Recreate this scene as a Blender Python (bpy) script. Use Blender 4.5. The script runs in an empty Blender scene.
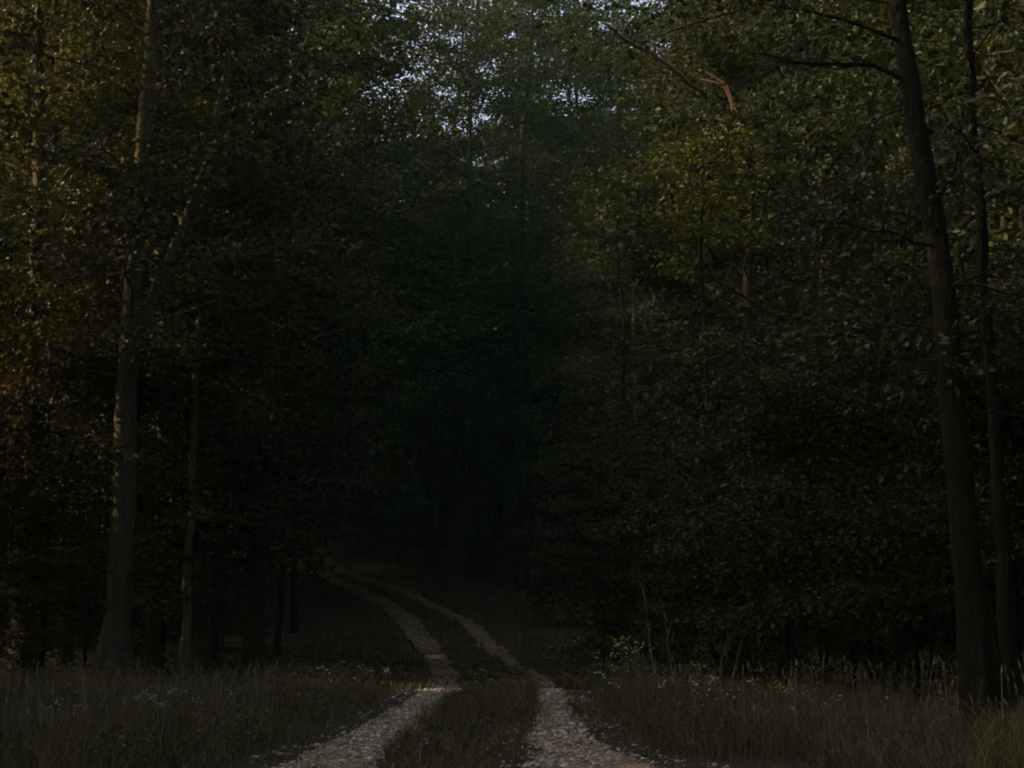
import bpy, math, random
import numpy as np
from mathutils import Vector

# ------------------------------------------------------------------ camera, sky, sun, exposure
scene = bpy.context.scene
COL = scene.collection
R = math.radians
F_PX, PITCH, CAM_Z = 1422.0, R(9.3), 1.05

cam_data = bpy.data.cameras.new("camera")
cam_data.sensor_width = 36.0
cam_data.lens = F_PX / 1024 * 36.0
cam_data.clip_start = 0.1
cam_data.clip_end = 2000
cam = bpy.data.objects.new("camera", cam_data)
cam.location = (0, 0, CAM_Z)
cam.rotation_euler = (R(90) + PITCH, 0, 0)
COL.objects.link(cam)
scene.camera = cam

SUN_ELEV, SUN_AZ = R(34), R(272)          # azimuth measured clockwise from +Y: from the left
world = bpy.data.worlds.new("World")
scene.world = world
world.use_nodes = True
wn = world.node_tree
bg = wn.nodes["Background"]
sky = wn.nodes.new("ShaderNodeTexSky")
sky.sky_type = 'NISHITA'
sky.sun_disc = False
sky.sun_elevation = SUN_ELEV
sky.sun_rotation = SUN_AZ
sky.air_density = 1.0
sky.dust_density = 5.0
sky.ozone_density = 0.6
tint = wn.nodes.new("ShaderNodeMix"); tint.data_type = 'RGBA'; tint.blend_type = 'MULTIPLY'
tint.inputs["Factor"].default_value = 1.0
tint.inputs["B"].default_value = (1.14, .96, .94, 1)      # the lavender of a late sky
wn.links.new(sky.outputs[0], tint.inputs["A"])
wn.links.new(tint.outputs["Result"], bg.inputs[0])
bg.inputs[1].default_value = 0.12

sun_data = bpy.data.lights.new("sun", 'SUN')
sun_data.energy = 3.0
sun_data.angle = R(0.6)
sun_data.color = (1.0, 0.80, 0.55)
sun = bpy.data.objects.new("sun", sun_data)
sd = Vector((math.sin(SUN_AZ) * math.cos(SUN_ELEV), math.cos(SUN_AZ) * math.cos(SUN_ELEV), math.sin(SUN_ELEV)))
sun.rotation_euler = (-sd).to_track_quat('-Z', 'Y').to_euler()
sun.location = sd * 60
COL.objects.link(sun)

vs = scene.view_settings
vs.view_transform = 'Standard'
vs.look = 'None'
vs.gamma = 1.0
vs.use_curve_mapping = False
vs.exposure = 1.75
scene.cycles.max_bounces = 5
scene.cycles.diffuse_bounces = 3
scene.cycles.glossy_bounces = 1
scene.cycles.transmission_bounces = 3
scene.cycles.use_denoising = True
scene.cycles.filter_width = 1.9

# ------------------------------------------------------------------ pixel <-> world helpers (for measuring the photograph)
CP, SP = math.cos(PITCH), math.sin(PITCH)
def pix(px, row, D):
    xc, yc = (px - 512) / F_PX, (384 - row) / F_PX
    k = D / (CP - yc * SP)
    return np.array([xc * k, D, CAM_Z + (SP + yc * CP) * k])
def gx(px, D, z=0.0):
    return (px - 512) / F_PX * (D * CP + (z - CAM_Z) * SP)

# ------------------------------------------------------------------ terrain
TY = np.array([-400, -20, 0, 12, 19, 20.6, 23, 26, 32, 37, 44, 49, 55, 62, 80, 110, 150, 500], float)
TZ = np.array([0, 0, 0, 0,   .04, .02, -.09, -.06, .08, .32, .96, 1.46, 2.09, 2.84, 6.0, 13.0, 22.0, 30.0], float)
_fy = np.arange(-400, 500, .2)
_fz = np.interp(_fy, TY, TZ)
_k = np.hanning(15); _k /= _k.sum()
_fz = np.convolve(np.pad(_fz, 7, mode='edge'), _k, mode='valid')
def sstep(a, b, x):
    t = np.clip((x - a) / (b - a), 0, 1)
    return t * t * (3 - 2 * t)
def ground(x, y):
    x = np.asarray(x, float); y = np.asarray(y, float)
    base = np.interp(y, _fy, _fz)
    w = 1 - .8 * sstep(1.0, 9.0, x - .02 * np.maximum(y - 30, 0)) * (1 - sstep(55, 95, y))
    z = np.where(y > 30, base * w, base * np.where(np.abs(x) < 60, 1, 1))
    z = z + .05 * np.sin(x * .9 + y * .35) * sstep(3, 8, np.abs(x)) + .04 * np.sin(y * .8 - x * .5) * sstep(3, 8, np.abs(x))
    return z

# ------------------------------------------------------------------ mesh helpers
def make_mesh(name, verts, faces, mats, mat_idx=None, smooth=False):
    """verts (n,3); faces: list of (m,k) arrays with constant k"""
    me = bpy.data.meshes.new(name)
    verts = np.asarray(verts, np.float32)
    faces = [np.asarray(f, np.int32) for f in faces if len(f)]
    me.vertices.add(len(verts))
    me.vertices.foreach_set("co", verts.ravel())
    loops = np.concatenate([f.ravel() for f in faces])
    tot = np.concatenate([np.full(len(f), f.shape[1], np.int32) for f in faces])
    start = np.concatenate([[0], np.cumsum(tot)[:-1]]).astype(np.int32)
    me.loops.add(len(loops))
    me.loops.foreach_set("vertex_index", loops)
    me.polygons.add(len(tot))
    me.polygons.foreach_set("loop_start", start)
    me.polygons.foreach_set("loop_total", tot)
    if mat_idx is not None:
        me.polygons.foreach_set("material_index", np.asarray(mat_idx, np.int32))
    if smooth:
        me.polygons.foreach_set("use_smooth", np.ones(len(tot), bool))
    for m in (mats if isinstance(mats, (list, tuple)) else [mats]):
        me.materials.append(m)
    me.update(calc_edges=True)
    me.validate()
    return me
def link(name, me, parent=None):
    o = bpy.data.objects.new(name, me)
    COL.objects.link(o)
    if parent is not None:
        o.parent = parent
    return o
def tag(o, label=None, cat=None, group=None, kind=None):
    if label: o["label"] = label
    if cat: o["category"] = cat
    if group: o["group"] = group
    if kind: o["kind"] = kind
    return o
def empty(name, loc, rz=0.0, scale=1.0):
    o = bpy.data.objects.new(name, None)
    o.empty_display_size = .3
    o.location = loc
    o.rotation_euler = (0, 0, rz)
    o.scale = (scale,) * 3 if np.isscalar(scale) else scale
    COL.objects.link(o)
    return o

class Tubes:
    def __init__(self):
        self.v, self.q, self.t, self.n = [], [], [], 0
    def add(self, pts, rad, sides=6, flute=0.0, rng=None, cap=True):
        pts = np.asarray(pts, float); rad = np.asarray(rad, float)
        n = len(pts)
        tan = np.gradient(pts, axis=0)
        tan /= np.linalg.norm(tan, axis=1)[:, None] + 1e-9
        ref = np.array([0, 0, 1.0]) if abs(tan[0][2]) < .8 else np.array([0, 1.0, 0])
        u = np.cross(tan, ref); u /= np.linalg.norm(u, axis=1)[:, None] + 1e-9
        w = np.cross(tan, u)
        a = np.linspace(0, 2 * np.pi, sides, endpoint=False)
        rr = rad[:, None] * np.ones(sides)[None]
        if flute and rng is not None:
            ph = rng.uniform(0, 6.28, 4)
            h = np.arange(n)[:, None] * .25
            rr = rr * (1 + flute * (np.sin(3 * a + ph[0] + h * .3) * .5 + np.sin(5 * a + ph[1] - h * .4) * .35 + .5 * np.sin(h * 1.3 + 2 * a + ph[2])) + rng.normal(0, flute * .35, (n, sides)))
        V = pts[:, None, :] + rr[..., None] * (np.cos(a)[None, :, None] * u[:, None, :] + np.sin(a)[None, :, None] * w[:, None, :])
        idx = np.arange(n * sides).reshape(n, sides) + self.n
        nx = np.roll(idx, -1, axis=1)
        self.q.append(np.stack([idx[:-1], nx[:-1], nx[1:], idx[1:]], -1).reshape(-1, 4))
        self.v.append(V.reshape(-1, 3)); self.n += n * sides
        if cap:
            self.v.append(pts[-1:] + tan[-1:] * rad[-1] * .5)
            c = np.full(sides, self.n)
            self.t.append(np.stack([idx[-1], nx[-1], c], -1)); self.n += 1
    def mesh(self, name, mat):
        return make_mesh(name, np.concatenate(self.v), [np.concatenate(self.q)] + ([np.concatenate(self.t)] if self.t else []), mat, smooth=True)

def norm(a):
    return a / (np.linalg.norm(a, axis=-1, keepdims=True) + 1e-9)
def leaf_mesh(name, P, d, nrm, size, mat, width=.62):
    """one folded leaf per row: base, right, tip, left"""
    d = norm(d)
    s = norm(np.cross(d, nrm)); up = np.cross(s, d)
    L = size[:, None]
    b = P
    tip = P + d * L - up * L * .10
    r = P + d * L * .45 + s * L * width * .5 + up * L * .12
    l = P + d * L * .45 - s * L * width * .5 + up * L * .12
    r2 = P + d * L * .78 + s * L * width * .30 + up * L * .05
    l2 = P + d * L * .78 - s * L * width * .30 + up * L * .05
    V = np.stack([b, r, r2, tip, l2, l], 1).reshape(-1, 3)
    i = np.arange(len(P))[:, None] * 6
    f = np.concatenate([i + np.array([[0, 1, 2, 3]]), i + np.array([[0, 3, 4, 5]])])
    return make_mesh(name, V, [f], mat)

# ------------------------------------------------------------------ materials
def new_mat(name):
    m = bpy.data.materials.new(name); m.use_nodes = True
    nt = m.node_tree
    return m, nt, nt.nodes["Principled BSDF"], nt.nodes["Material Output"]
def ramp(nt, stops, interp='LINEAR'):
    r = nt.nodes.new("ShaderNodeValToRGB")
    cr = r.color_ramp; cr.interpolation = interp
    while len(cr.elements) < len(stops): cr.elements.new(.5)
    for e, (p, c) in zip(cr.elements, stops):
        e.position = p; e.color = (*c, 1)
    return r
def leaf_material(name, stops, transl=.28, rough=.55, spec=.13):
    m, nt, p, out = new_mat(name)
    geo = nt.nodes.new("ShaderNodeNewGeometry")
    r = ramp(nt, stops)
    nt.links.new(geo.outputs["Random Per Island"], r.inputs[0])
    info = nt.nodes.new("ShaderNodeObjectInfo")
    mx = nt.nodes.new("ShaderNodeMix"); mx.data_type = 'RGBA'; mx.blend_type = 'MULTIPLY'
    mx.inputs["Factor"].default_value = 1.0
    nt.links.new(r.outputs[0], mx.inputs["A"]); nt.links.new(info.outputs["Color"], mx.inputs["B"])
    col = mx.outputs["Result"]
    nt.links.new(col, p.inputs["Base Color"])
    p.inputs["Roughness"].default_value = rough
    p.inputs["Specular IOR Level"].default_value = spec
    tr = nt.nodes.new("ShaderNodeBsdfTranslucent")
    nt.links.new(col, tr.inputs["Color"])
    ms = nt.nodes.new("ShaderNodeMixShader"); ms.inputs[0].default_value = transl
    nt.links.new(p.outputs[0], ms.inputs[1]); nt.links.new(tr.outputs[0], ms.inputs[2])
    nt.links.new(ms.outputs[0], out.inputs["Surface"])
    return m
M_LEAF = leaf_material("leaf", [(0, (0.0206, 0.0243, 0.0062)), (.35, (0.0329, 0.0332, 0.0088)), (.7, (0.0452, 0.0422, 0.0115)), (.92, (0.0617, 0.0507, 0.0152)), (1, (0.0822, 0.0608, 0.0170))])
M_LEAF2 = leaf_material("leaf_dull", [(0, (0.0174, 0.0223, 0.0079)), (.5, (0.0313, 0.0343, 0.0114)), (.9, (0.0457, 0.0451, 0.0162)), (1, (0.0739, 0.0580, 0.0216))])
M_GRASS = leaf_material("grass_blade", [(0, (0.0319, 0.0364, 0.0120)), (.4, (0.0585, 0.0585, 0.0204)), (.75, (0.0931, 0.0780, 0.0336)), (.93, (0.1330, 0.1144, 0.0540)), (1, (0.2128, 0.1755, 0.0960))], transl=.25, rough=.6, spec=.12)
M_LITTER = leaf_material("leaf_litter", [(0, (.018, .022, .010)), (.5, (.034, .032, .018)), (.8, (.060, .048, .028)), (1, (.11, .085, .05))], transl=.1)
M_PETAL_W = leaf_material("white_petal", [(0, (.38, .38, .32)), (1, (.62, .62, .55))], transl=.3, rough=.6)
M_PETAL_Y = leaf_material("yellow_petal", [(0, (.28, .25, .07)), (1, (.46, .43, .16))], transl=.3, rough=.6)
M_DRY = leaf_material("withered_leaf", [(0, (.30, .27, .22)), (1, (.50, .47, .40))], transl=.2, rough=.6)

def bark_material(name, c0, c1, c2, scale=1.0, bump=.6):
    m, nt, p, out = new_mat(name)
    tc = nt.nodes.new("ShaderNodeTexCoord")
    mp = nt.nodes.new("ShaderNodeMapping"); mp.inputs["Scale"].default_value = (7 * scale, 7 * scale, 2.1 * scale)
    nt.links.new(tc.outputs["Object"], mp.inputs[0])
    n1 = nt.nodes.new("ShaderNodeTexNoise"); n1.inputs["Scale"].default_value = 3.2; n1.inputs["Detail"].default_value = 8; n1.inputs["Roughness"].default_value = .65
    nt.links.new(mp.outputs[0], n1.inputs["Vector"])
    vo = nt.nodes.new("ShaderNodeTexVoronoi"); vo.feature = 'DISTANCE_TO_EDGE'; vo.inputs["Scale"].default_value = 2.2
    nt.links.new(mp.outputs[0], vo.inputs["Vector"])
    n2 = nt.nodes.new("ShaderNodeTexNoise"); n2.inputs["Scale"].default_value = 1.6; n2.inputs["Detail"].default_value = 4
    nt.links.new(tc.outputs["Object"], n2.inputs["Vector"])
    r = ramp(nt, [(.25, c0), (.5, c1), (.75, c2)])
    nt.links.new(n1.outputs[0], r.inputs[0])
    rm = ramp(nt, [(.42, (1, 1, 1)), (.68, (.62, .78, .50))])
    nt.links.new(n2.outputs[0], rm.inputs[0])
    mx = nt.nodes.new("ShaderNodeMix"); mx.data_type = 'RGBA'; mx.blend_type = 'MULTIPLY'; mx.inputs["Factor"].default_value = .8
    nt.links.new(r.outputs[0], mx.inputs["A"]); nt.links.new(rm.outputs[0], mx.inputs["B"])
    nt.links.new(mx.outputs["Result"], p.inputs["Base Color"])
    p.inputs["Roughness"].default_value = .9; p.inputs["Specular IOR Level"].default_value = .04
    ad = nt.nodes.new("ShaderNodeMath"); ad.operation = 'ADD'
    nt.links.new(n1.outputs[0], ad.inputs[0]); nt.links.new(vo.outputs["Distance"], ad.inputs[1])
    b = nt.nodes.new("ShaderNodeBump"); b.inputs["Strength"].default_value = bump; b.inputs["Distance"].default_value = .03
    nt.links.new(ad.outputs[0], b.inputs["Height"]); nt.links.new(b.outputs[0], p.inputs["Normal"])
    return m
M_BARK = bark_material("bark", (0.0242, 0.0175, 0.0122), (0.0532, 0.0390, 0.0269), (0.0822, 0.0619, 0.0434))
M_BARK_GREY = bark_material("grey_bark", (0.0343, 0.0275, 0.0175), (0.0762, 0.0601, 0.0392), (0.1271, 0.1012, 0.0686), 1.3, 1.0)
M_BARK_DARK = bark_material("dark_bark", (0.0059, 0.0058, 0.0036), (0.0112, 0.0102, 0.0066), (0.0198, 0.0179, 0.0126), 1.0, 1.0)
M_BARK_PALE = bark_material("pale_bark", (0.0600, 0.0420, 0.0275), (0.1200, 0.0840, 0.0550), (0.1800, 0.1288, 0.0850), 1.4)
M_BARK_STEM = bark_material("stem_bark", (.05, .042, .032), (.10, .085, .065), (.16, .14, .11), 1.4)
M_BARK_RED = bark_material("reddish_wood", (0.1200, 0.0624, 0.0360), (0.2250, 0.1248, 0.0720), (0.3150, 0.2028, 0.1360), 1.2, .4)
M_DEADWOOD = bark_material("dead_wood", (.32, .26, .22), (.48, .42, .38), (.62, .58, .56), 1.2, .3)
M_STEM = bark_material("green_stem", (.05, .06, .02), (.08, .085, .03), (.11, .11, .05), 2.0, .2)

def ground_material():
    m, nt, p, out = new_mat("forest_floor")
    tc = nt.nodes.new("ShaderNodeTexCoord")
    n1 = nt.nodes.new("ShaderNodeTexNoise"); n1.inputs["Scale"].default_value = 1.1; n1.inputs["Detail"].default_value = 10; n1.inputs["Roughness"].default_value = .7
    n2 = nt.nodes.new("ShaderNodeTexNoise"); n2.inputs["Scale"].default_value = 22; n2.inputs["Detail"].default_value = 6
    nt.links.new(tc.outputs["Object"], n1.inputs[0]); nt.links.new(tc.outputs["Object"], n2.inputs[0])
    r1 = ramp(nt, [(.3, (.020, .021, .012)), (.5, (.034, .031, .018)), (.7, (.055, .044, .028))])
    r2 = ramp(nt, [(.3, (.45, .45, .45)), (.7, (1.25, 1.2, 1.1))])
    nt.links.new(n1.outputs[0], r1.inputs[0]); nt.links.new(n2.outputs[0], r2.inputs[0])
    mx = nt.nodes.new("ShaderNodeMix"); mx.data_type = 'RGBA'; mx.blend_type = 'MULTIPLY'; mx.inputs["Factor"].default_value = 1
    nt.links.new(r1.outputs[0], mx.inputs["A"]); nt.links.new(r2.outputs[0], mx.inputs["B"])
    nt.links.new(mx.outputs["Result"], p.inputs["Base Color"])
    p.inputs["Roughness"].default_value = .95; p.inputs["Specular IOR Level"].default_value = .1
    b = nt.nodes.new("ShaderNodeBump"); b.inputs["Strength"].default_value = .8; b.inputs["Distance"].default_value = .06
    nt.links.new(n2.outputs[0], b.inputs["Height"]); nt.links.new(b.outputs[0], p.inputs["Normal"])
    return m
def gravel_material(name, c0, c1, c2, d0, d1, d2):
    m, nt, p, out = new_mat(name)
    tc = nt.nodes.new("ShaderNodeTexCoord")
    v = nt.nodes.new("ShaderNodeTexVoronoi"); v.inputs["Scale"].default_value = 22
    v2 = nt.nodes.new("ShaderNodeTexVoronoi"); v2.inputs["Scale"].default_value = 60
    n = nt.nodes.new("ShaderNodeTexNoise"); n.inputs["Scale"].default_value = 2.6; n.inputs["Detail"].default_value = 9; n.inputs["Roughness"].default_value = .7
    for q in (v, v2, n): nt.links.new(tc.outputs["Object"], q.inputs["Vector"])
    r = ramp(nt, [(0, c0), (.5, c1), (1, c2)])
    sep = nt.nodes.new("ShaderNodeSeparateColor"); nt.links.new(v.outputs["Color"], sep.inputs[0])
    nt.links.new(sep.outputs[0], r.inputs[0])
    # track darkens into the wood: tree shade put into the colour, with a ragged boundary
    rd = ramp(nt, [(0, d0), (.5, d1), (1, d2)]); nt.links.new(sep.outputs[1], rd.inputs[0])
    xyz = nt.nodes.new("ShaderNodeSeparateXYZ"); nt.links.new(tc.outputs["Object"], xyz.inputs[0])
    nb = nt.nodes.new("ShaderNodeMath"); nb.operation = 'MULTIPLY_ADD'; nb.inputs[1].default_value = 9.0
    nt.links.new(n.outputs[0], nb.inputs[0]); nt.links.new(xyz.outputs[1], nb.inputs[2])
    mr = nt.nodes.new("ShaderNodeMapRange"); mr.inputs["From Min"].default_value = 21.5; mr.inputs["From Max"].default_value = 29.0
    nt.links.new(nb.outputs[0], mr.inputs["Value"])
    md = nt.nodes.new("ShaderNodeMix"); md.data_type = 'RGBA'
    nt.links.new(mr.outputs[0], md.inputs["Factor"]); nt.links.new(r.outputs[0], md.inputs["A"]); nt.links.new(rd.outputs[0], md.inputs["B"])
    rn = ramp(nt, [(.34, (.34, .28, .20)), (.5, (.80, .76, .68)), (.66, (1.2, 1.15, 1.08))])
    nt.links.new(n.outputs[0], rn.inputs[0])
    mx = nt.nodes.new("ShaderNodeMix"); mx.data_type = 'RGBA'; mx.blend_type = 'MULTIPLY'; mx.inputs["Factor"].default_value = 1
    nt.links.new(md.outputs["Result"], mx.inputs["A"]); nt.links.new(rn.outputs[0], mx.inputs["B"])
    nt.links.new(mx.outputs["Result"], p.inputs["Base Color"])
    p.inputs["Roughness"].default_value = .9; p.inputs["Specular IOR Level"].default_value = .2
    ad = nt.nodes.new("ShaderNodeMath"); ad.operation = 'ADD'
    nt.links.new(v.outputs["Distance"], ad.inputs[0]); nt.links.new(v2.outputs["Distance"], ad.inputs[1])
    b = nt.nodes.new("ShaderNodeBump"); b.inputs["Strength"].default_value = .9; b.inputs["Distance"].default_value = .03; b.invert = True
    nt.links.new(ad.outputs[0], b.inputs["Height"]); nt.links.new(b.outputs[0], p.inputs["Normal"])
    return m
def stone_material():
    m, nt, p, out = new_mat("pebble")
    geo = nt.nodes.new("ShaderNodeNewGeometry")
    r = ramp(nt, [(0, (.07, .06, .042)), (.4, (.19, .168, .122)), (.8, (.34, .305, .235)), (1, (.52, .48, .39))])
    nt.links.new(geo.outputs["Random Per Island"], r.inputs[0]); nt.links.new(r.outputs[0], p.inputs["Base Color"])
    p.inputs["Roughness"].default_value = .85
    return m
M_GROUND, M_STONE = ground_material(), stone_material()
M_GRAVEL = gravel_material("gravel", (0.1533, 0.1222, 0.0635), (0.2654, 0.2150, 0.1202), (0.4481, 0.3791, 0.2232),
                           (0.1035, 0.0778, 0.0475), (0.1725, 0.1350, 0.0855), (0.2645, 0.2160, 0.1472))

# ------------------------------------------------------------------ ground and track
def axis(lo, hi, fine_lo, fine_hi, fine, growth=1.12):
    a = list(np.arange(fine_lo, fine_hi + 1e-6, fine))
    s = fine
    while a[-1] < hi: s *= growth; a.append(a[-1] + s)
    s = fine; b = [fine_lo]
    while b[-1] > lo: s *= growth; b.append(b[-1] - s)
    return np.array(b[:0:-1] + a)
gxs, gys = axis(-400, 400, -14, 14, .3), axis(-300, 500, 6, 66, .3)
GX, GY = np.meshgrid(gxs, gys)
GV = np.stack([GX, GY, ground(GX, GY)], -1).reshape(-1, 3)
gi = np.arange(GX.size).reshape(GX.shape)
GF = np.stack([gi[:-1, :-1], gi[:-1, 1:], gi[1:, 1:], gi[1:, :-1]], -1).reshape(-1, 4)
tag(link("ground", make_mesh("ground", GV, [GF], M_GROUND, smooth=True)), kind="structure")

# measured along the photograph: (row, distance, left edge px, right edge px) for the two wheel ruts
RUT_L = [(768, 9.8, 257, 383), (752, 11.05, 290, 386), (735, 12.65, 338, 398), (720, 14.5, 368, 420), (705, 16.9, 397, 444), (692, 20, 420, 462),
         (679, 26, 426, 461), (662, 31, 428, 452), (645, 37, 413, 440), (622, 44, 393, 420), (609, 48, 379, 404), (595, 53, 352, 380), (586, 57, 334, 358), (577, 62, 303, 326), (574, 68, 270, 292)]
RUT_R = [(768, 9.8, 519, 705), (757, 10.6, 522, 668), (748, 11.4, 525, 618), (735, 12.65, 528, 598), (720, 14.5, 534, 586), (705, 16.9, 537, 571), (692, 20, 537, 568),
         (680, 26, 527, 553), (668, 31, 500, 522), (652, 36, 483, 505), (635, 42, 463, 481), (620, 46, 440, 458), (605, 50, 416, 434), (595, 55, 390, 411), (584, 60, 352, 373), (577, 66, 312, 332)]
rng = np.random.default_rng(11)
def rut_curves(tab):
    D = np.array([t[1] for t in tab], float)
    l = np.array([gx(t[2], t[1], float(ground(0, t[1]))) for t in tab]); r = np.array([gx(t[3], t[1], float(ground(0, t[1]))) for t in tab])
    return D, l, r
RL, RR = rut_curves(RUT_L), rut_curves(RUT_R)
def rut_edges(curve, y):
    D, l, r = curve
    return np.interp(y, D, l), np.interp(y, D, r)
def rut_mesh(name, curve, seed, y0, y1, mat):
    g = np.random.default_rng(seed)
    ys = np.arange(y0, y1, .12)
    l, r = rut_edges(curve, ys)
    ker = np.ones(9) / 9
    sm = lambda a: np.convolve(np.pad(a, 4, mode='edge'), ker, mode='valid')
    l, r = sm(l), sm(r)
    rough = lambda: np.convolve(g.normal(0, .16, len(ys)), np.hanning(13) / 4, mode='same') + g.normal(0, .02, len(ys))
    l2, r2 = l - .05 + rough() * .7, r + .05 + rough() * .7
    u = np.linspace(0, 1, 9)
    X = l2[:, None] * (1 - u) + r2[:, None] * u
    Y = np.repeat(ys[:, None], 9, 1)
    prof = .022 - .012 * np.sin(np.pi * u)
    Z = ground(X, Y) + prof[None] 
    Z[:, 0] -= .045; Z[:, -1] -= .045; Z[:, 1] -= .012; Z[:, -2] -= .012
    idx = np.arange(X.size).reshape(X.shape)
    f = np.stack([idx[:-1, :-1], idx[:-1, 1:], idx[1:, 1:], idx[1:, :-1]], -1).reshape(-1, 4)
    return make_mesh(name, np.stack([X, Y, Z], -1).reshape(-1, 3), [f], mat, smooth=True)
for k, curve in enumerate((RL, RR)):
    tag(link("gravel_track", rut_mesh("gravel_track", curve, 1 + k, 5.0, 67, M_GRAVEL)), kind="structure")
def road_x(y):
    a, b = rut_edges(RL, y), rut_edges(RR, y)
    yy = np.asarray(y, float)
    c = (a[0] + a[1] + b[0] + b[1]) / 4
    c = np.where(yy < 11.5, -.42, c)
    return np.where(yy > 64, c - (yy - 64) * 1.6, c)
def in_rut(x, y, m=0.0):
    a, b = rut_edges(RL, y), rut_edges(RR, y)
    return ((x > a[0] - m) & (x < a[1] + m)) | ((x > b[0] - m) & (x < b[1] + m))

def clumpy(x, y, s=1.0):
    return .5 + .25 * np.sin(x * 1.7 * s + 1.3 * np.sin(y * .9 * s)) + .25 * np.sin(y * 1.3 * s + 1.1 * np.sin(x * 1.1 * s + 2))

# loose stones
ICO = None
def ico():
    t = (1 + 5 ** .5) / 2
    v = norm(np.array([[-1, t, 0], [1, t, 0], [-1, -t, 0], [1, -t, 0], [0, -1, t], [0, 1, t], [0, -1, -t], [0, 1, -t], [t, 0, -1], [t, 0, 1], [-t, 0, -1], [-t, 0, 1]], float))
    f = np.array([[0, 11, 5], [0, 5, 1], [0, 1, 7], [0, 7, 10], [0, 10, 11], [1, 5, 9], [5, 11, 4], [11, 10, 2], [10, 7, 6], [7, 1, 8], [3, 9, 4], [3, 4, 2], [3, 2, 6], [3, 6, 8], [3, 8, 9], [4, 9, 5], [2, 4, 11], [6, 2, 10], [8, 6, 7], [9, 8, 1]])
    return v, f
def pebbles(n):
    iv, jf = ico()
    ys = 8 + 17 * rng.random(n * 6) ** 1.35
    xs = rng.uniform(-4, 4, n * 6)
    k = in_rut(xs, ys, .3) & (in_rut(xs, ys, -.03) | (rng.random(len(xs)) < .22)) & (rng.random(len(xs)) < .2 + .8 * clumpy(xs, ys, 2.3)); xs, ys = xs[k][:n], ys[k][:n]
    s = np.clip(rng.lognormal(-4.85, .55, len(xs)), .004, .030)
    sc = s[:, None] * rng.uniform(.6, 1.3, (len(xs), 3)) * np.array([1.15, 1.15, .62])
    th = rng.uniform(0, 6.28, len(xs)); c, q = np.cos(th), np.sin(th)
    V = iv[None] * sc[:, None, :] * rng.uniform(.8, 1.2, (len(xs), 12, 1))
    V = np.stack([V[..., 0] * c[:, None] - V[..., 1] * q[:, None], V[..., 0] * q[:, None] + V[..., 1] * c[:, None], V[..., 2]], -1)
    V += np.stack([xs, ys, ground(xs, ys) + .012 + s * .18], -1)[:, None, :]
    f = (np.arange(len(xs))[:, None, None] * 12 + jf[None]).reshape(-1, 3)
    return make_mesh("loose_gravel", V.reshape(-1, 3), [f], M_STONE)
tag(link("loose_gravel", pebbles(15000)), "loose grey stones lying in the two wheel ruts of the track", "gravel", kind="stuff")

# ------------------------------------------------------------------ grass
def blades(name, x, y, h, w, lean, mat, bend=.35):
    n = len(x)
    z = ground(x, y) - .02
    a = rng.uniform(0, 6.28, n)
    side = np.stack([np.cos(a), np.sin(a), np.zeros(n)], -1)
    la = rng.uniform(0, 6.28, n)
    ld = np.stack([np.cos(la), np.sin(la), np.zeros(n)], -1) * (lean * rng.random(n))[:, None]
    base = np.stack([x, y, z], -1)
    H = h[:, None]; W = w[:, None]
    up = np.array([0, 0, 1.0])
    p1 = base + up * H * .45 + ld * H * .35
    p2 = base + up * H * .80 + ld * H * (.35 + bend)
    p3 = base + up * H * .98 + ld * H * (.75 + bend)
    V = np.stack([base - side * W * .5, base + side * W * .5, p1 - side * W * .45, p1 + side * W * .45, p2 - side * W * .3, p2 + side * W * .3, p3], 1).reshape(-1, 3)
    i = np.arange(n)[:, None] * 7
    q = np.concatenate([i + np.array([[0, 1, 3, 2]]), i + np.array([[2, 3, 5, 4]])])
    t = i + np.array([[4, 5, 6]])
    return make_mesh(name, V, [q, t], mat)
def grass_field():
    n = 330000
    y = 7.5 + 18 * rng.random(n) ** .8
    x = rng.uniform(-1, 1, n) * (3.5 + .42 * y)
    cx = road_x(y)
    a, b = rut_edges(RL, y), rut_edges(RR, y)
    rut = in_rut(x, y, 0)
    mid = (x > a[1] - .0) & (x < b[0])
    # bare gravel apron in the near right corner
    apron = (y < 10.9) & (x > b[0])  & (x < 2.1)
    edge = np.minimum(np.minimum(np.abs(x - a[0]), np.abs(x - a[1])), np.minimum(np.abs(x - b[0]), np.abs(x - b[1])))
    out = ~mid
    c = clumpy(x, y); c2 = clumpy(x + 7, y - 3, 3.1)
    keep = np.ones(n, bool)
    keep &= ~(rut & (rng.random(n) > .02 + .30 * (edge < .07) + .14 * (edge < .16)))
    keep &= ~(apron & (rng.random(n) > .12 + .5 * (c2 > .6)))
    keep &= ~(mid & (rng.random(n) > .5 + .5 * c2))
    keep &= ~((y > 21.5) & (rng.random(n) > .35))
    keep &= ~((y > 21.2) & (np.abs(x - cx) < 2.0) & (rng.random(n) > .35))
    h = np.where(mid, .06 + .22 * rng.random(n) ** 1.3 * (.35 + 1.1 * c2), .13 + .24 * rng.random(n) * (.4 + .8 * c) + .12 * c2 * rng.random(n))
    grow = np.clip(edge / .9, .22, 1)
    h = np.where(out, h * grow, h)
    h = np.where(rut, .05 + .07 * rng.random(n), h)
    h = np.where(apron, h * .45, h)
    h = h * (1 - .40 * sstep(14, 19, y)) * (.55 + .85 * clumpy(x + 20, y + 11, .55))
    h = np.where(y > 21, h * .8, h)
    h = np.where((y > 21.2) & (np.abs(x - cx) < 3), h * .4, h)
    w = rng.uniform(.003, .008, n)
    k = keep
    return blades("grass", x[k], y[k], h[k], w[k], 1.1, M_GRASS)
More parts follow.
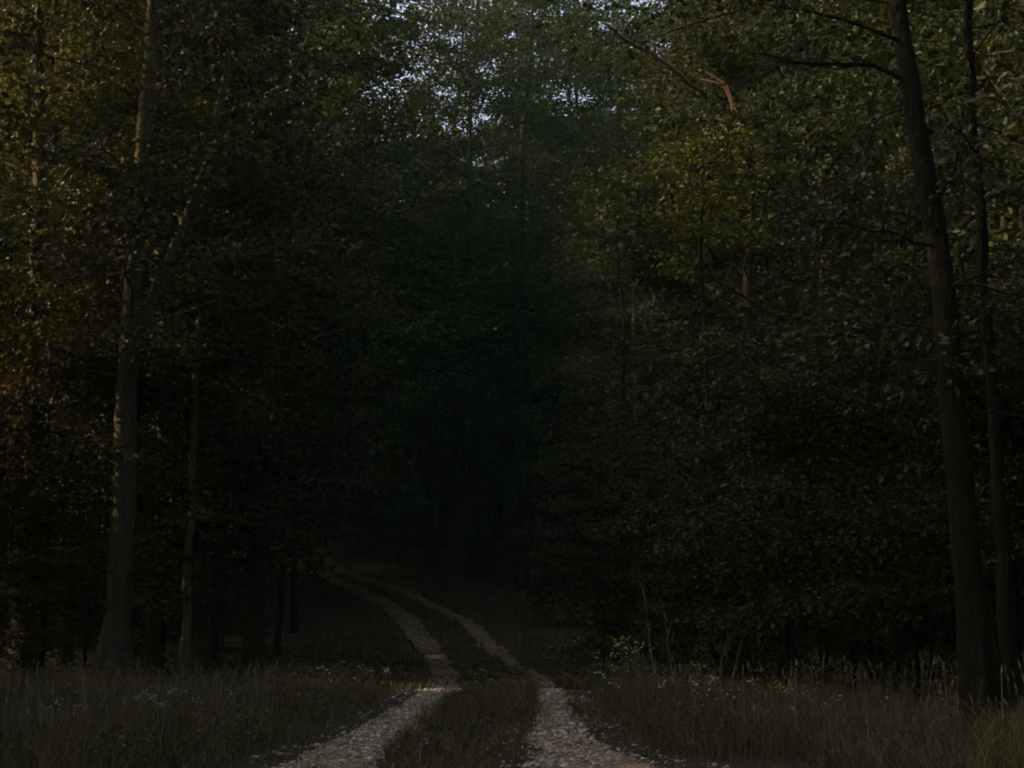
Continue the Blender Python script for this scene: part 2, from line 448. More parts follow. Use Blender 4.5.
def wood_grass():
    """thin shaded grass along the track inside the wood"""
    n = 120000
    y = 20.5 + 42 * rng.random(n) ** 1.4
    x = road_x(y) + rng.normal(0, 2.6, n)
    k = ~in_rut(x, y, -.02) & (clumpy(x, y, 1.4) + rng.normal(0, .2, n) > .42)
    x, y = x[k], y[k]; n = len(x)
    return blades("shaded_grass", x, y, rng.uniform(.06, .24, n) * (.4 + clumpy(x, y, .8)), rng.uniform(.006, .014, n), 1.2, M_GRASS)
tag(link("shaded_grass", wood_grass()), "thin dim grass beside and between the wheel ruts inside the wood", "grass", kind="stuff")
tag(link("grass", grass_field()), "tall grass growing on both verges and along the middle of the track", "grass", kind="stuff")
def weeds():
    n = 30000
    y = 8.5 + 14 * rng.random(n); x = rng.uniform(-1, 1, n) * (1.5 + .42 * y)
    k = ~in_rut(x, y, .05) & (clumpy(x + 3, y + 9, 1.7) + rng.normal(0, .15, n) > .62) & ~((y < 11) & (x < 2.3) & (x > 0))
    x, y = x[k], y[k]; n = len(x)
    a, b = rut_edges(RL, y), rut_edges(RR, y)
    mid = (x > a[1]) & (x < b[0])
    t = rng.uniform(0, 6.28, n)
    d = np.stack([np.cos(t), np.sin(t), rng.uniform(-.3, .9, n)], -1)
    nr = norm(np.stack([rng.normal(0, .5, n), rng.normal(0, .5, n), np.ones(n)], -1))
    P = np.stack([x, y, ground(x, y) + np.where(mid, .16, .34) * rng.random(n)], -1)
    return leaf_mesh("weeds", P, d, nr, rng.uniform(.02, .06, n), M_GRASS, .5)
tag(link("weeds", weeds()), "small broad-leaved weeds growing through the grass", "weeds", kind="stuff")
def seed_stalks():
    n = 4600
    y = 9 + 15 * rng.random(n); x = rng.uniform(-1, 1, n) * (1 + .42 * y)
    a, b = rut_edges(RL, y), rut_edges(RR, y)
    k = ((x < a[0] - .6) | (x > b[1] + .5)) & (clumpy(x, y) > .35) & ~((y < 11) & (x < 2.3) & (x > 0))
    x, y = x[k], y[k]; n = len(x)
    h = rng.uniform(.28, .66, n) * np.where(x > 0, 1.0, .9) * (1 - .42 * sstep(13, 18, y))
    z = ground(x, y)
    la = rng.uniform(0, 6.28, n); ld = np.stack([np.cos(la), np.sin(la), np.zeros(n)], -1) * rng.uniform(.05, .45, n)[:, None]
    base = np.stack([x, y, z], -1); up = np.array([0, 0, 1.0])
    side = np.stack([-np.sin(la), np.cos(la), np.zeros(n)], -1)
    top = base + up * h[:, None] + ld * h[:, None]
    w = .0022
    s1 = np.stack([base - side * w, base + side * w, top + side * w * .7, top - side * w * .7], 1)
    # feathery head: a slim diamond and its cross
    hd = norm(up + ld * 1.8); L = rng.uniform(.05, .11, n)[:, None]; W = rng.uniform(.004, .009, n)[:, None]
    m = top + hd * L * .4
    h1 = np.stack([top, m + side * W, top + hd * L, m - side * W], 1)
    s2 = norm(np.cross(hd, side))
    h2 = np.stack([top, m + s2 * W, top + hd * L, m - s2 * W], 1)
    V = np.concatenate([s1, h1, h2], 1).reshape(-1, 3)
    i = np.arange(n)[:, None] * 12
    f = np.concatenate([i + np.array([[0, 1, 2, 3]]), i + np.array([[4, 5, 6, 7]]), i + np.array([[8, 9, 10, 11]])])
    return make_mesh("seeding_grass", V, [f], M_SEED)
M_SEED = leaf_material("seed_head", [(0, (0.0840, 0.0690, 0.0360)), (.6, (0.1440, 0.1200, 0.0720)), (1, (0.2160, 0.1860, 0.1320))], transl=.3, rough=.7)
tag(link("seeding_grass", seed_stalks()), "dry seeding grass stalks rising above the green blades of the verges", "grass", kind="stuff")
def floor_cover():
    """low ferny leaves on the shaded forest floor"""
    n = 80000
    y = 21.5 + 45 * rng.random(n) ** 1.3; x = rng.uniform(-1, 1, n) * (4 + .42 * y)
    k = ~(in_rut(x, y, .0) & (rng.random(n) > .30)) & (clumpy(x, y) + rng.normal(0, .25, n) > .40)
    x, y = x[k], y[k]; n = len(x)
    a = rng.uniform(0, 6.28, n)
    d = np.stack([np.cos(a), np.sin(a), rng.uniform(-.2, .7, n)], -1)
    nr = norm(np.stack([rng.normal(0, .4, n), rng.normal(0, .4, n), np.ones(n)], -1))
    P = np.stack([x, y, ground(x, y) + np.where(in_rut(x, y, .05), .03, .28 * rng.random(n) ** 1.5 + .01)], -1)
    return leaf_mesh("ground_cover", P, d, nr, rng.uniform(.04, .10, n), M_LITTER)
tag(link("ground_cover", floor_cover()), "low dark leaves covering the forest floor beside the track", "ground cover", kind="stuff")

# ------------------------------------------------------------------ trees
def branchwork(g, tub, tips, start, az, el, L, r, subs, droop=.25, seg=6, sides=5):
    """a limb with side branches; collects spray points (pos, dir)"""
    t = np.linspace(0, 1, seg)
    d0 = np.array([math.cos(az) * math.cos(el), math.sin(az) * math.cos(el), math.sin(el)])
    wob = np.cumsum(g.normal(0, .055, (seg, 3)), 0) * L * .5; wob[0] = 0
    pts = start + d0 * (t * L)[:, None] + wob
    pts[:, 2] -= droop * L * t ** 2 * .5
    tub.add(pts, r * (1 - .82 * t), sides)
    tips.append((pts[-1], norm(pts[-1] - pts[-2])))
    for k in range(subs):
        s = g.uniform(.22, .97)
        i = min(int(s * (seg - 1)), seg - 2); f = s * (seg - 1) - i
        p = pts[i] * (1 - f) + pts[i + 1] * f
        a2 = az + g.choice([-1, 1]) * g.uniform(.45, 1.15)
        e2 = el * .5 + g.normal(.05, .28)
        l2 = L * g.uniform(.22, .46) * (1.15 - .55 * s) + .25
        d2 = np.array([math.cos(a2) * math.cos(e2), math.sin(a2) * math.cos(e2), math.sin(e2)])
        t2 = np.linspace(0, 1, 4)
        q = p + d2 * (t2 * l2)[:, None] + np.cumsum(g.normal(0, .05, (4, 3)), 0) * l2 * .5 * (t2 > 0)[:, None]
        q[:, 2] -= droop * l2 * t2 ** 2 * .4
        tub.add(q, r * .34 * (1 - .8 * t2), 4, cap=False)
        m = max(2, int(l2 / .38))
        for u in np.linspace(.3, 1, m):
            j = min(int(u * 3), 2); ff = u * 3 - j
            tips.append((q[j] * (1 - ff) + q[j + 1] * ff, d2))
def leaves_from_tips(g, tips, per, size, spread, name, mat, tilt=.55):
    T = np.array([t[0] for t in tips]); Dd = np.array([t[1] for t in tips])
    n = len(T)
    cnt = np.minimum(g.poisson(per * g.lognormal(-.30, .82, n)), per * 4)     # some sprays thick, some nearly bare
    T = np.repeat(T, cnt, 0); Dd = np.repeat(Dd, cnt, 0)
    # a spray is a tilted flattish fan round its twig
    sn = norm(np.stack([g.normal(0, tilt * .6, n), g.normal(0, tilt * .6, n), np.ones(n)], -1)); sn = np.repeat(sn, cnt, 0)
    N = len(T)
    off = g.normal(0, spread, (N, 3))
    off -= sn * (np.sum(off * sn, 1) * .80)[:, None]
    P = T + off + Dd * g.uniform(-.1, .25, N)[:, None]
    d = norm(norm(off) + Dd * .7 + g.normal(0, .35, (N, 3)) - np.array([0, 0, .25]))
    nr = norm(sn + g.normal(0, tilt, (N, 3)))
    sz = size * np.clip(g.normal(1, .28, N), .45, 1.7)
    return leaf_mesh(name, P, d, nr, sz, mat)
def make_tree_data(seed, H, r0, base, Rc, limbs, per, size, path=None, mat=M_LEAF, bark=M_BARK, spread=.21, subs=(6, 10), el=(.05, .75), shape=.7, sides=12, extra=None):
    """mesh data for one kind of tree: bole with limbs, and crown"""
    g = np.random.default_rng(seed)
    n = max(10, int(H / .35))
    t = np.linspace(0, 1, n)
    if path is None:
        wob = np.cumsum(np.cumsum(g.normal(0, .006, (n, 2)), 0) * .35 + g.normal(0, .018, (n, 2)), 0)
        pts = np.stack([wob[:, 0], wob[:, 1], t * H - .25], -1); pts[0, :2] = 0
        hz = t * H
    else:
        pa = np.asarray(path); hz = t * H
        zz = pa[:, 2]
        pts = np.stack([np.interp(hz, zz, pa[:, 0]), np.interp(hz, zz, pa[:, 1]), hz - .25], -1)
        k = np.ones(5) / 5
        for c in (0, 1): pts[:, c] = np.convolve(np.pad(pts[:, c], 2, mode='edge'), k, mode='valid')
        pts[:, :2] += np.cumsum(g.normal(0, .008, (n, 2)), 0)
    rad = r0 * (1 - .80 * t ** 1.1) * (1 + .95 * np.exp(-hz / .45))
    tub = Tubes(); tips = []
    tub.add(pts, rad, sides, flute=.07, rng=g)
    ga = g.uniform(0, 6.28)
    for k in range(limbs):
        s = (k + g.uniform(.1, .9)) / limbs
        z = (base + (1 - base) * s ** .92) * H
        i = int(np.clip(z / H * (n - 1), 1, n - 2)); p = pts[i].copy()
        prof = math.sin(math.pi * (.20 + .74 * s)) ** shape
        L = max(.5, Rc * prof * g.uniform(.65, 1.2))
        az = ga + k * 2.4 + g.normal(0, .4)
        branchwork(g, tub, tips, p, az, g.uniform(*el) * (.5 + s * .8), L, max(.012, rad[i] * .24), int(g.integers(*subs)) if L > 1 else 3)
    if extra: extra(g, tub, tips, pts, rad, hz)
    return tub.mesh("trunk", bark), leaves_from_tips(g, tips, per, size, spread, "crown", mat)

KIND = {
    'broad': make_tree_data(101, 18, .24, .15, 4.1, 60, 27, .122),
    'tall': make_tree_data(102, 21, .25, .16, 4.4, 62, 27, .126, mat=M_LEAF2),
    'medium': make_tree_data(103, 16, .17, .16, 3.4, 54, 26, .118),
    'dense': make_tree_data(104, 17, .20, .14, 3.8, 64, 28, .120, mat=M_LEAF2),
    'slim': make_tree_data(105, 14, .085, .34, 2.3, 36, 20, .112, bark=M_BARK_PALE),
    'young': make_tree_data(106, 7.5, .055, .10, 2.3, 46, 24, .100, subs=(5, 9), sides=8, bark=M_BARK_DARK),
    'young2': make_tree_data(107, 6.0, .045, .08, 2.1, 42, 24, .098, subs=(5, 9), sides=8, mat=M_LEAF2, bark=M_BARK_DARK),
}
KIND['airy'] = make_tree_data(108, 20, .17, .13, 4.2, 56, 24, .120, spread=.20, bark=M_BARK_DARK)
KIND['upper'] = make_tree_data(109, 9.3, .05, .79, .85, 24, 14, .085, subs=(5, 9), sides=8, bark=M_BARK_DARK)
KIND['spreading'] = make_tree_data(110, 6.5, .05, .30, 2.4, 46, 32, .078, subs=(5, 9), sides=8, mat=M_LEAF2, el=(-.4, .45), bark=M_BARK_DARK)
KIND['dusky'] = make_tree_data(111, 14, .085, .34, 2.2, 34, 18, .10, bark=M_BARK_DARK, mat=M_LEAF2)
HEIGHT = dict(airy=20, upper=9.3, spreading=6.5, dusky=14, broad=18, tall=21, medium=16, dense=17, slim=14, young=7.5, young2=6.0)
TREES = []           # (root, x, y, kind) of every tree, for naming those that the list below leaves without a label
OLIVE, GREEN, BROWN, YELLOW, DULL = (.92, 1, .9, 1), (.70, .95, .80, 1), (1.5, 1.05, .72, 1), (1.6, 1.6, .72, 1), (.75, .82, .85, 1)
def plant(kind, x, y, sc=1.0, rz=0.0, col=OLIVE, label=None, name="forest_tree", group=None, trunk_scale=None):
    z = float(ground(x, y))
    root = empty(name, (x, y, z), rz, sc)
    tr = link("trunk", KIND[kind][0], root)
    cr = link("crown", KIND[kind][1], root)
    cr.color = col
    TREES.append((root, x, y, kind, label))
    if label: tag(root, label, "tree", group)
    return root

# --- the forked tree on the left edge of the clearing
DL = 23.7
def rel(path_px, D, depth=None):
    b = pix(*path_px[0], D)
    out = []
    for k, (px, row) in enumerate(path_px):
        q = pix(px, row, D + (depth[k] if depth else 0)); out.append(q - b)
    return np.array(out), b
pL, bL = rel([(113, 684), (119, 600), (122, 520), (126, 420), (129, 345), (134, 250), (143, 150), (148, 60), (153, -20), (158, -140), (163, -280)], DL)
def roots(g, tub, r, angles):
    for a in angles:
        c, q = math.cos(a), math.sin(a)
        L = g.uniform(.32, .55)
        P = np.array([[c * r * .55, q * r * .55, 1.15], [c * r * .85, q * r * .85, .6], [c * r * 1.25, q * r * 1.25, .22], [c * (r + L), q * (r + L), -.02], [c * (r + L * 1.8), q * (r + L * 1.8), -.16]])
        tub.add(P, [r * .25, r * .40, r * .42, r * .32, r * .14], 8, flute=.12, rng=g)
def fork(g, tub, tips, pts, rad, hz):
    roots(g, tub, .235, (3.0, 3.9, 4.9, 5.7, .3, 1.6))
    q, _ = rel([(113, 684), (130, 352), (144, 310), (158, 268), (176, 222), (197, 165), (214, 90), (228, 0), (240, -90)], DL, [0, 0, .1, .2, .35, .6, .8, 1, 1.2])
    q = q[1:]; t = np.linspace(0, 1, 22)
    s = np.linspace(0, 1, len(q))
    p = np.stack([np.interp(t, s, q[:, c]) for c in range(3)], -1); p += np.cumsum(g.normal(0, .012, p.shape), 0)
    r = .125 * (1 - .75 * t)
    tub.add(p, r, 9, flute=.06, rng=g)
    for k in range(16):
        i = int(4 + k * 17 / 16)
        branchwork(g, tub, tips, p[i], g.uniform(0, 6.28), g.uniform(.1, .7), g.uniform(1.2, 2.6), .04, int(g.integers(5, 8)))
KIND['forked'] = make_tree_data(201, 17.5, .215, .30, 3.6, 52, 24, .115, path=pL, extra=fork, sides=18, bark=M_BARK_GREY)
big_left = plant('forked', bL[0], DL, 1, 0, OLIVE, "big forked tree with a flared grey trunk in the tall grass left of the track", "forked_tree")
# --- the leaning tree on the right, nearest the camera
DR = 11.9
pR, bR = rel([(986, 746), (974, 640), (964, 520), (954, 400), (947, 320), (938, 225), (919, 125), (906, 60), (898, 0), (886, -150), (880, -330), (876, -520)], DR)
def low_limbs(g, tub, tips, pts, rad, hz):
    roots(g, tub, .14, (3.3, 4.4, 5.6, .4, 1.8))
    i = int(np.argmin(np.abs(hz - 5.8)))
    branchwork(g, tub, tips, pts[i], math.pi * .98, .30, 1.5, .026, 5)
    for z, az, L in ((3.3, -2.2, 1.3), (3.9, -1.1, 1.4), (4.4, -2.6, 1.5), (2.9, -.3, 1.2), (4.9, -1.7, 1.6), (3.6, 2.6, 1.6), (4.2, .6, 1.5)):
        i = int(np.argmin(np.abs(hz - z)))
        branchwork(g, tub, tips, pts[i], az, .15, L, .014, 6)
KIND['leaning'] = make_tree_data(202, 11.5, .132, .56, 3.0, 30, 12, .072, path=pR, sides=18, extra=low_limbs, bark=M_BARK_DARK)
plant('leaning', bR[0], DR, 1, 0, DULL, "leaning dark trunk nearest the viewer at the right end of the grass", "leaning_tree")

# --- the trees one can tell apart by their trunks
def by_px(kind, px, D, sc, rz, col, label, name="forest_tree"):
    return plant(kind, gx(px, D), D, sc, rz, col, label, name)
by_px('slim', 187, 26.2, .98, .4, OLIVE, "slender pale trunk with a sunlit stripe, just right of the big forked tree", "slender_tree")
by_px('medium', 151, 28, .9, 1.4, GREEN, "dark straight trunk close behind the big forked tree")
by_px('medium', 212, 31, .82, 2.2, OLIVE, "dark trunk between the slender pale trunk and the thick grey trunk")
by_px('broad', 255, 30, .92, 3.0, GREEN, "thick grey trunk standing in shade midway between the forked tree and the track")
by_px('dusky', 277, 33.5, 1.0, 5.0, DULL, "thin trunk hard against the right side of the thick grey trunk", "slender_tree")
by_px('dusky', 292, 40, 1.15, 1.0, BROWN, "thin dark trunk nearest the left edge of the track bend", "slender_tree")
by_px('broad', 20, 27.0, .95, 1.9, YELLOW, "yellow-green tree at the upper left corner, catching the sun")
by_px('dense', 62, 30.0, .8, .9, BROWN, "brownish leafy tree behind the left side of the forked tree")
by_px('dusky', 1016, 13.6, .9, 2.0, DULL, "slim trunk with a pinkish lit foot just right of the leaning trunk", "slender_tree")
by_px('medium', 1082, 17.5, .95, 3.9, GREEN, "leafy tree just past the right edge, its crown reaching in behind the leaning trunk")
by_px('dusky', 903, 23.5, 1.05, .2, GREEN, "slim dark trunk behind the grass left of the leaning trunk", "slender_tree")
oak = by_px('dense', 742, 27.5, .80, 5.6, (.72, .78, .66, 1), "tree right of the sky gap with a bare broken limb reaching towards the sky")
by_px('broad', 838, 27, .9, 2.6, (.66, .76, .62, 1), "broad olive tree between the broken-limbed tree and the leaning trunk")
by_px('upper', 712, 22.5, 1.0, 2.1, (1.6, 1.85, .8, 1), "young tree with leaves tinted a sunlit yellow at the right of the tunnel mouth", "young_tree")  # sunlight on this top is put into its bright leaf tint
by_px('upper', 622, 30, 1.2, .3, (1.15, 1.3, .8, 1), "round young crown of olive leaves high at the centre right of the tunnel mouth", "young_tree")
for px, D, sc, kind, lab in [
    (422, 70, 1.1, 'medium', "distant trunk on the bank just above the track bend"),
    (470, 68, 1.15, 'medium', "second distant trunk on the bank, right of the first above the bend"),
    (560, 60, 1.0, 'medium', "far dark trunk right of the bank where the slope runs down"),
    (613, 50, 1.05, 'slim', "thin far trunk standing low at the right foot of the slope"),
    (640, 44, 1.0, 'slim', "thin trunk in deep shade behind the bare pale stems")]:
    by_px(kind, px, D, sc, D * 1.3, DULL, lab)

# broken dead limb in the light beside the sky gap
def dead_limb():
    ib = oak.location
    tub = Tubes()
    D = 27.2
    P = np.array([pix(a, b, D - .3 - 2.9 * t) for (a, b), t in zip([(742, 118), (716, 100), (690, 84), (672, 68), (650, 52), (628, 41), (611, 28)], np.linspace(0, 1, 7))])
    tub.add(P, np.array([.06, .056, .052, .046, .042, .038, .032]), 8, flute=.12, rng=rng)
    Q = np.array([pix(a, b, D - 2.4) for a, b in [(738, 112), (722, 82), (705, 72), (698, 70)]])
    tub.add(Q, [.034, .03, .026, .014], 6)
    Q2 = np.array([pix(a, b, D - 2.6) for a, b in [(733, 110), (727, 86), (715, 83), (700, 79)]])
    tub.add(Q2, [.03, .028, .024, .011], 6)
    me = tub.mesh("dead_limb", M_BARK_RED)
    o = link("dead_limb", me, oak)
    tt = Tubes()
    tt.add(np.array([P[-1] * .5 + P[-2] * .5, P[-1] + [0, -.02, .02], P[-1] + (P[-1] - P[-2]) * .45]), [.042, .050, .010], 7, flute=.2, rng=rng)
    tip = link("splintered_tip", tt.mesh("splintered_tip", M_DEADWOOD), o)
    from mathutils import Matrix
    bpy.context.view_layer.update()
    o.matrix_parent_inverse = (Matrix.LocRotScale(oak.location, oak.rotation_euler, oak.scale)).inverted()
    o["label"] = "bare reddish broken limb reaching up to the left"
dead_limb()

# --- undergrowth at the edge of the wood
for px, D, sc, kind, col, lab in [
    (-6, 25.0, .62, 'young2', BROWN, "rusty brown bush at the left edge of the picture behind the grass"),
    (44, 25.6, 1.12, 'spreading', (2.0, 1.42, .85, 1), "brown-leaved spreading young tree between the left edge and the forked trunk"),  # brown leaves, tint raised so the colour carries the sunlit patch
    (84, 28.5, .55, 'young2', DULL, "low dark bush at the left foot of the forked tree"),
    (160, 30.5, .80, 'young', OLIVE, "leafy sapling hanging between the forked tree and the slender pale trunk"),
    (222, 35.0, .55, 'young2', DULL, "shaded sapling behind the thick grey trunk"),
    (790, 20.5, .80, 'spreading', (.66, .72, .62, 1), "spreading sapling overhanging the grass right of the bare pale stems"),
    (855, 18.5, .78, 'spreading', (.66, .72, .62, 1), "sapling with a pale withered sprig, left of the leaning trunk"),
    (915, 17.0, .74, 'spreading', (.66, .72, .62, 1), "leafy sapling crowding the left side of the leaning trunk"),
    (1020, 16.0, .74, 'spreading', (.66, .72, .62, 1), "dark leafy sapling in the lower right behind the leaning trunk"),
    (765, 25.0, 1.0, 'spreading', (.66, .72, .62, 1), "young tree in shade behind the spreading sapling at the tunnel's right"),
    (880, 22.0, 1.05, 'spreading', (.66, .72, .62, 1), "tall sapling standing behind the slim dark trunk on the right"),
    (398, 66, 1.0, 'young2', DULL, "bushy sapling on the far side of the track bend"),
    (520, 58, 1.0, 'young', DULL, "sapling high on the bank right of the track"),
    (585, 42, .9, 'young2', DULL, "dark sapling at the foot of the slope right of the track"),
    (700, 23.6, .42, 'young2', GREEN, "low dark bush right of the bare stems at the back of the grass"),
    (756, 22.4, .36, 'young', DULL, "small bush under the spreading sapling right of the bare stems"),
    (822, 21.2, .45, 'young2', GREEN, "low bush in the dark gap between the two spreading saplings"),
    (872, 20.2, .34, 'young', DULL, "small dark bush at the foot of the slim dark trunk"),
    (934, 18.6, .42, 'young2', GREEN, "low bush close to the left foot of the leaning trunk"),
    (604, 27.5, .40, 'young2', DULL, "low bush in shade behind the yellow flower clump"),
    (652, 26.5, .55, 'young', DULL, "shaded bush behind the leftmost bare pale stem"),
    (-118, 25.5, 1.05, 'young', OLIVE, "unseen young tree added past the left edge to block low sun, nearer one"),  # this and the next two: unseen, added to keep low sun off the foliage
    (-175, 28.5, 1.0, 'young2', BROWN, "unseen brown young tree added past the left edge, behind the nearer one"),
    (-215, 24.0, .9, 'young', GREEN, "unseen green young tree added farthest out past the left edge")]:
    root = plant(kind, gx(px, D), D, sc, px * .37, col, lab, "sapling")

# --- thin-leaved trees high on the bank, the sky showing through their tops
for px, D, row, lab in [(472, 60, -120, "thin-leaved tall tree on the bank, sky showing through its top, left of the gap"),
                        (522, 55, -90, "thin-leaved tree under the middle of the sky gap"),
                        (440, 71, -60, "tall thin-leaved tree behind the bend under the left of the sky gap"),
                        (496, 74, -40, "farthest thin-leaved tree on the bank under the sky gap"),
                        (566, 63, -10, "thin-leaved tree on the bank under the right of the sky gap"),
                        (606, 57, -20, "thin-leaved tree rising behind the broken limb's tip"),
                        (650, 52, -40, "thin-leaved tall tree behind the middle of the broken limb")]:
    z = float(ground(gx(px, D), D))
    plant('airy', gx(px, D), D, (CAM_Z + (617 - row) / F_PX * D - z) / 20, px, random.Random(px).choice([(.46, .48, .40, 1), (.40, .46, .38, 1)]), lab)  # crowns tinted down: their backlit shade is put into the leaf colour
# --- unseen trees added behind the viewer to shade the clearing
for k, (x, y) in enumerate([(-24, 3), (-20, -2), (-15.5, -7), (-13, -15), (-11, -10), (-6.5, -13), (-4, -18), (-2, -12.5), (2.6, -13.5), (4.5, -18.5), (7, -12), (11.5, -9.5), (15, -5), (18.5, 0)]):
    plant(['broad', 'dense', 'tall'][k % 3], x, y, .95 + .05 * (k % 4), k * 1.3, OLIVE, f"unseen shade tree added behind the viewer, {['first', 'second', 'third', 'fourth', 'fifth', 'sixth', 'seventh', 'eighth', 'ninth', 'tenth', 'eleventh', 'twelfth', 'thirteenth', 'fourteenth'][k]} from the left", group="shade trees added behind the viewer")

# --- the rest of the wood
random.seed(5)
spots = [(t[1], t[2]) for t in TREES]
cands = [(random.uniform(-1, 1), random.random()) for _ in range(9000)]
n_fill = 0
for u, v in cands:
    y = 4 + 100 * v
    if y < 24:
        x = u * 26
        if not (-25 < x < -10.5 or 10.5 < x < 24): continue
        if x < 0 and y > 20: continue
    else:
        x = u * (12 + .42 * y)
        if y < 50 and 380 < 512 + x / y * F_PX < 700: continue
        if y < 30 and abs(gx(0, y)) > abs(x) and abs(x) < 9: continue
        if x < -10.5 and y < 31: continue
    rx = float(road_x(y))
    if abs(x - rx) < (2.7 if y < 38 else 3.8): continue
    dmin = 3.3 if y < 60 else 4.2
    if any((x - a) ** 2 + (y - b) ** 2 < dmin ** 2 for a, b in spots): continue
    spots.append((x, y)); n_fill += 1
    kind = random.choice(['broad', 'tall', 'medium', 'dense', 'tall', 'dense'])
    px = 512 + x / y * F_PX
    sc = random.uniform(.85, 1.15)
    z = float(ground(x, y))
    if 400 < px < 665:                    # crowns stay low enough here for the sky to show over them
        row = random.uniform(60, 170)
        H = CAM_Z + (617 - row) / F_PX * y - z
        sc = min(max(H / HEIGHT[kind], .6), 1.35)
    elif y > 45:
        H = CAM_Z + (617 + 120) / F_PX * y - z
        sc = min(max(H / HEIGHT[kind], .9), 1.6)
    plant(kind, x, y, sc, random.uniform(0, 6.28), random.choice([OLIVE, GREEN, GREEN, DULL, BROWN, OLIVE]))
    if n_fill >= 165: break

ORD = ["nearest", "second", "third", "fourth", "fifth", "sixth", "seventh", "eighth", "ninth", "tenth", "eleventh", "twelfth", "thirteenth", "fourteenth"]
bands = [(0, 24, "beside the clearing"), (24, 34, "in the front rows of the wood"), (34, 46, "in the shaded middle of the wood"), (46, 62, "on the rising ground by the bend"), (62, 80, "far back beyond the bend"), (80, 200, "at the very back of the wood")]
for lo, hi, where in bands:
    for side in (-1, 1):
        L = []
        for root, x, y, kind, lab in TREES:
            if lab or not (lo <= y < hi): continue
            dx = x - float(road_x(min(y, 64)))
            if dx * side > 0: L.append((abs(dx), root, kind))
        L.sort(key=lambda q: q[0])
        for k, (_, root, kind) in enumerate(L):
            adj = dict(airy="thin-leaved", broad="broad-crowned", tall="tall", medium="narrow", dense="densely leaved")[kind]
            tag(root, f"{adj} tree {where}, {ORD[k] if k < len(ORD) else 'outermost'} {'left' if side < 0 else 'right'} of the track", "tree", "trees of the dark wood")

# the wood beyond, one leafy mass round the back
def far_wood():
    n = 150000
    az = rng.uniform(-180, 180, n) * math.pi / 180  # unseen rear half of the ring added to block low sky light
    rad = rng.uniform(96, 122, n) - 46 * sstep(1.2, 2.0, np.abs(az))
    x, y = np.sin(az) * rad, np.cos(az) * rad
    top = 15 + 4 * np.sin(az * 23) + 2.5 * np.sin(az * 61 + 1)
    z = ground(x, y) + top * rng.random(n) ** .8
    P = np.stack([x, y, z], -1)
    d = rng.normal(0, 1, (n, 3)); nr = norm(rng.normal(0, .6, (n, 3)) + np.array([0, -.6, .6]))
    return leaf_mesh("far_wood", P, d, nr, rng.uniform(.5, 1.1, n), M_LEAF2, .8)
tag(link("far_wood", far_wood()), "far-off dark wood closing the view behind the trees", "wood", kind="stuff")

# ------------------------------------------------------------------ bare stems, flowers
def bare_stem(pts_px, D, r, label):
    b = pix(*pts_px[0], D); z = float(ground(b[0], D))
    root = empty("bare_stem", (b[0], D, z))
    P = np.array([pix(a, q, D) for a, q in pts_px]) - np.array([b[0], D, z]); P[0, 2] = -.1
    s = np.linspace(0, 1, len(P)); t = np.linspace(0, 1, 12)
    P = np.stack([np.interp(t, s, P[:, c]) for c in range(3)], -1) + rng.normal(0, .008, (12, 3))
    tub = Tubes(); tub.add(P, r * (1 - .6 * t), 6)
    link("stem", tub.mesh("stem", M_BARK_STEM), root)
    tw = Tubes()
    for k in (5, 7, 9):
        d = np.array([rng.uniform(-1, 1), rng.uniform(-.5, .5), 1.1]) * .3
        tw.add(np.array([P[k], P[k] + d * .6, P[k] + d * np.array([1.2, 1, 1])]), [r * .4, r * .3, r * .12], 4)
    link("twig", tw.mesh("twig", M_BARK_STEM), root)
    tag(root, label, "sapling", "bare pale stems at the wood's edge")
bare_stem([(656, 690), (652, 655), (647, 618), (644, 585)], 21.5, .022, "leftmost bare pale stem behind the yellow flowers, leaning left")
bare_stem([(674, 690), (669, 650), (664, 612)], 22.2, .018, "faint bare stem beside the leftmost pale one")
bare_stem([(716, 690), (722, 664), (727, 640), (733, 612)], 20.6, .020, "bare pale stem leaning right, left one of a crossing pair")
bare_stem([(730, 695), (735, 668), (741, 645), (750, 622)], 20.2, .020, "bare pale stem leaning right, right one of a crossing pair")

def flower_data(seed, mat, h, heads, size, spread):
    g = np.random.default_rng(seed)
    tub = Tubes(); P, d, nr, sz = [], [], [], []
    tub.add([[0, 0, -.03], [.01, 0, h * .5], [.0, .015, h * .72]], [.004, .0035, .003], 4)
    for k in range(heads):
        a = g.uniform(0, 6.28); rr = g.uniform(.2, 1) * spread
        top = np.array([math.cos(a) * rr, math.sin(a) * rr, h * g.uniform(.86, 1.05)])
        b = np.array([0, .01, h * g.uniform(.45, .7)])
        tub.add([b, (b + top) / 2 + np.array([0, 0, -.02]), top], [.0025, .002, .002], 3)
        f = norm(np.array([g.normal(0, .5), g.normal(-.4, .4), 1]))
        u = norm(np.cross(f, [1, 0, .2])); w = np.cross(f, u)
        for j in range(6):
            q = j * math.pi / 3
            P.append(top); d.append(u * math.cos(q) + w * math.sin(q) + f * .25); nr.append(f); sz.append(size * g.uniform(.8, 1.2))
    st = tub.mesh("stem", M_STEM)
    bl = leaf_mesh("blossom", np.array(P), np.array(d), np.array(nr), np.array(sz), mat, width=.8)
    return st, bl
FL = {'white': [flower_data(s, M_PETAL_W, .5, 4 + s, .016, .09) for s in (1, 2, 3)],
      'yellow': [flower_data(s, M_PETAL_Y, .55, 2 + s, .016, .15) for s in (4, 5, 6)]}
def flowers(kind, spots_px, label, group):
    for k, (px, D, s) in enumerate(spots_px):
        x = gx(px, D)
        root = empty("wildflower", (x, D, float(ground(x, D))), rng.uniform(0, 6.28), s)
        st, bl = FL[kind][k % 3]
        link("stem", st, root); link("blossom", bl, root)
        tag(root, label, "flower", group)
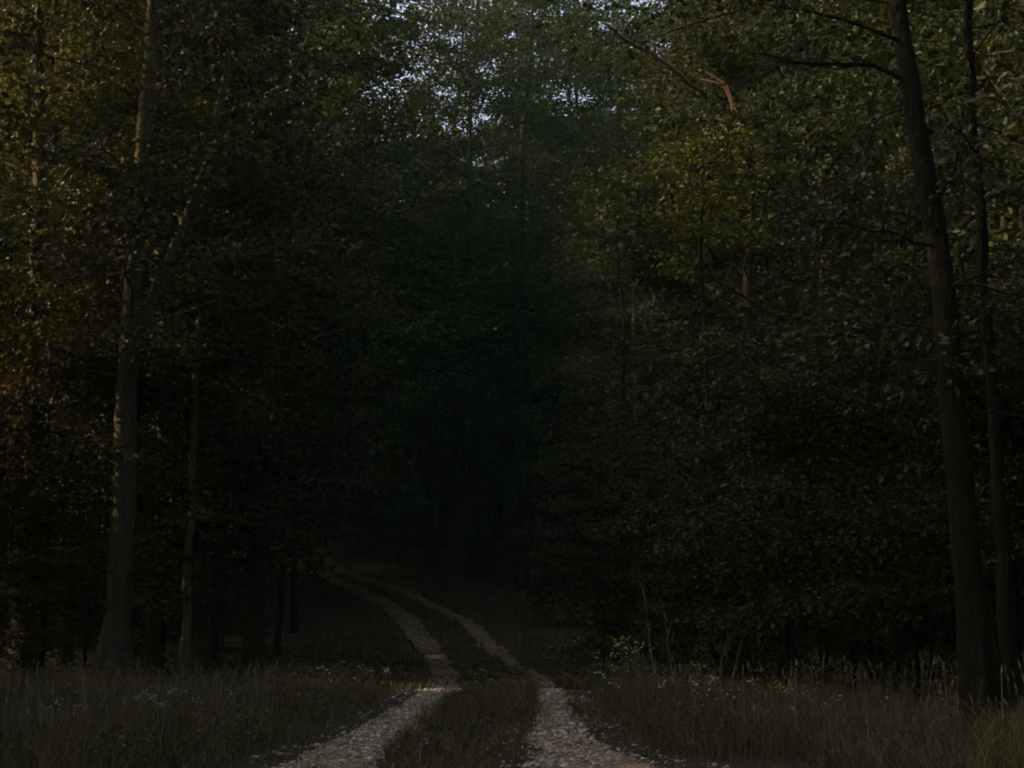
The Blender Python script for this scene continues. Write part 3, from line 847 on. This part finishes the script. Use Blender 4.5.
g = np.random.default_rng(77)
flowers('white', [(g.normal(165, 18), g.uniform(12.6, 15.4), g.uniform(.5, .72)) for _ in range(24)], "white wildflower in the dense patch of grass in front of the forked tree's right", "white flowers in front of the forked tree")
flowers('white', [(g.uniform(30, 85), g.uniform(11, 13), g.uniform(.5, .7)) for _ in range(11)], "white wildflower in the grass near the left edge of the picture", "white flowers at the left edge")
flowers('white', [(g.uniform(285, 385), g.uniform(16, 20), g.uniform(.6, .95)) for _ in range(10)], "white wildflower on the verge close to the left wheel rut", "white flowers by the left rut")
flowers('white', [(g.uniform(590, 900), g.uniform(11.2, 17), g.uniform(.5, .85)) for _ in range(16)], "white wildflower scattered through the grass right of the track", "white flowers right of the track")
flowers('yellow', [(g.normal(622, 20), g.uniform(17.0, 19.4), g.uniform(.6, 1.35)) for _ in range(18)], "yellow wildflower in the tall clump beside the right wheel rut", "yellow flower clump by the right rut")
flowers('yellow', [(g.uniform(680, 960), g.uniform(12, 18), g.uniform(.6, .95)) for _ in range(26)], "yellow wildflower standing in the tall grass right of the track", "yellow flowers in the right grass")

# ------------------------------------------------------------------ unseen green volume added to lift the darkest tones
def black_lift():
    m = bpy.data.materials.new("black_lift"); m.use_nodes = True
    nt = m.node_tree; nt.nodes.remove(nt.nodes["Principled BSDF"])
    v = nt.nodes.new("ShaderNodeVolumePrincipled")
    v.inputs["Color"].default_value = (.50, .98, .60, 1)
    v.inputs["Density"].default_value = .00036
    nt.links.new(v.outputs[0], nt.nodes["Material Output"].inputs["Volume"])
    x0, x1, y0, y1, z0, z1 = gxs[0] - 5, gxs[-1] + 5, gys[0] - 5, gys[-1] + 5, -6.0, 52.0
    V = [(x, y, z) for x in (x0, x1) for y in (y0, y1) for z in (z0, z1)]
    F = [(0, 1, 3, 2), (4, 6, 7, 5), (0, 4, 5, 1), (2, 3, 7, 6), (0, 2, 6, 4), (1, 5, 7, 3)]
    tag(link("black_lift_volume", make_mesh("black_lift_volume", V, [F], m)), kind="stuff")
black_lift()
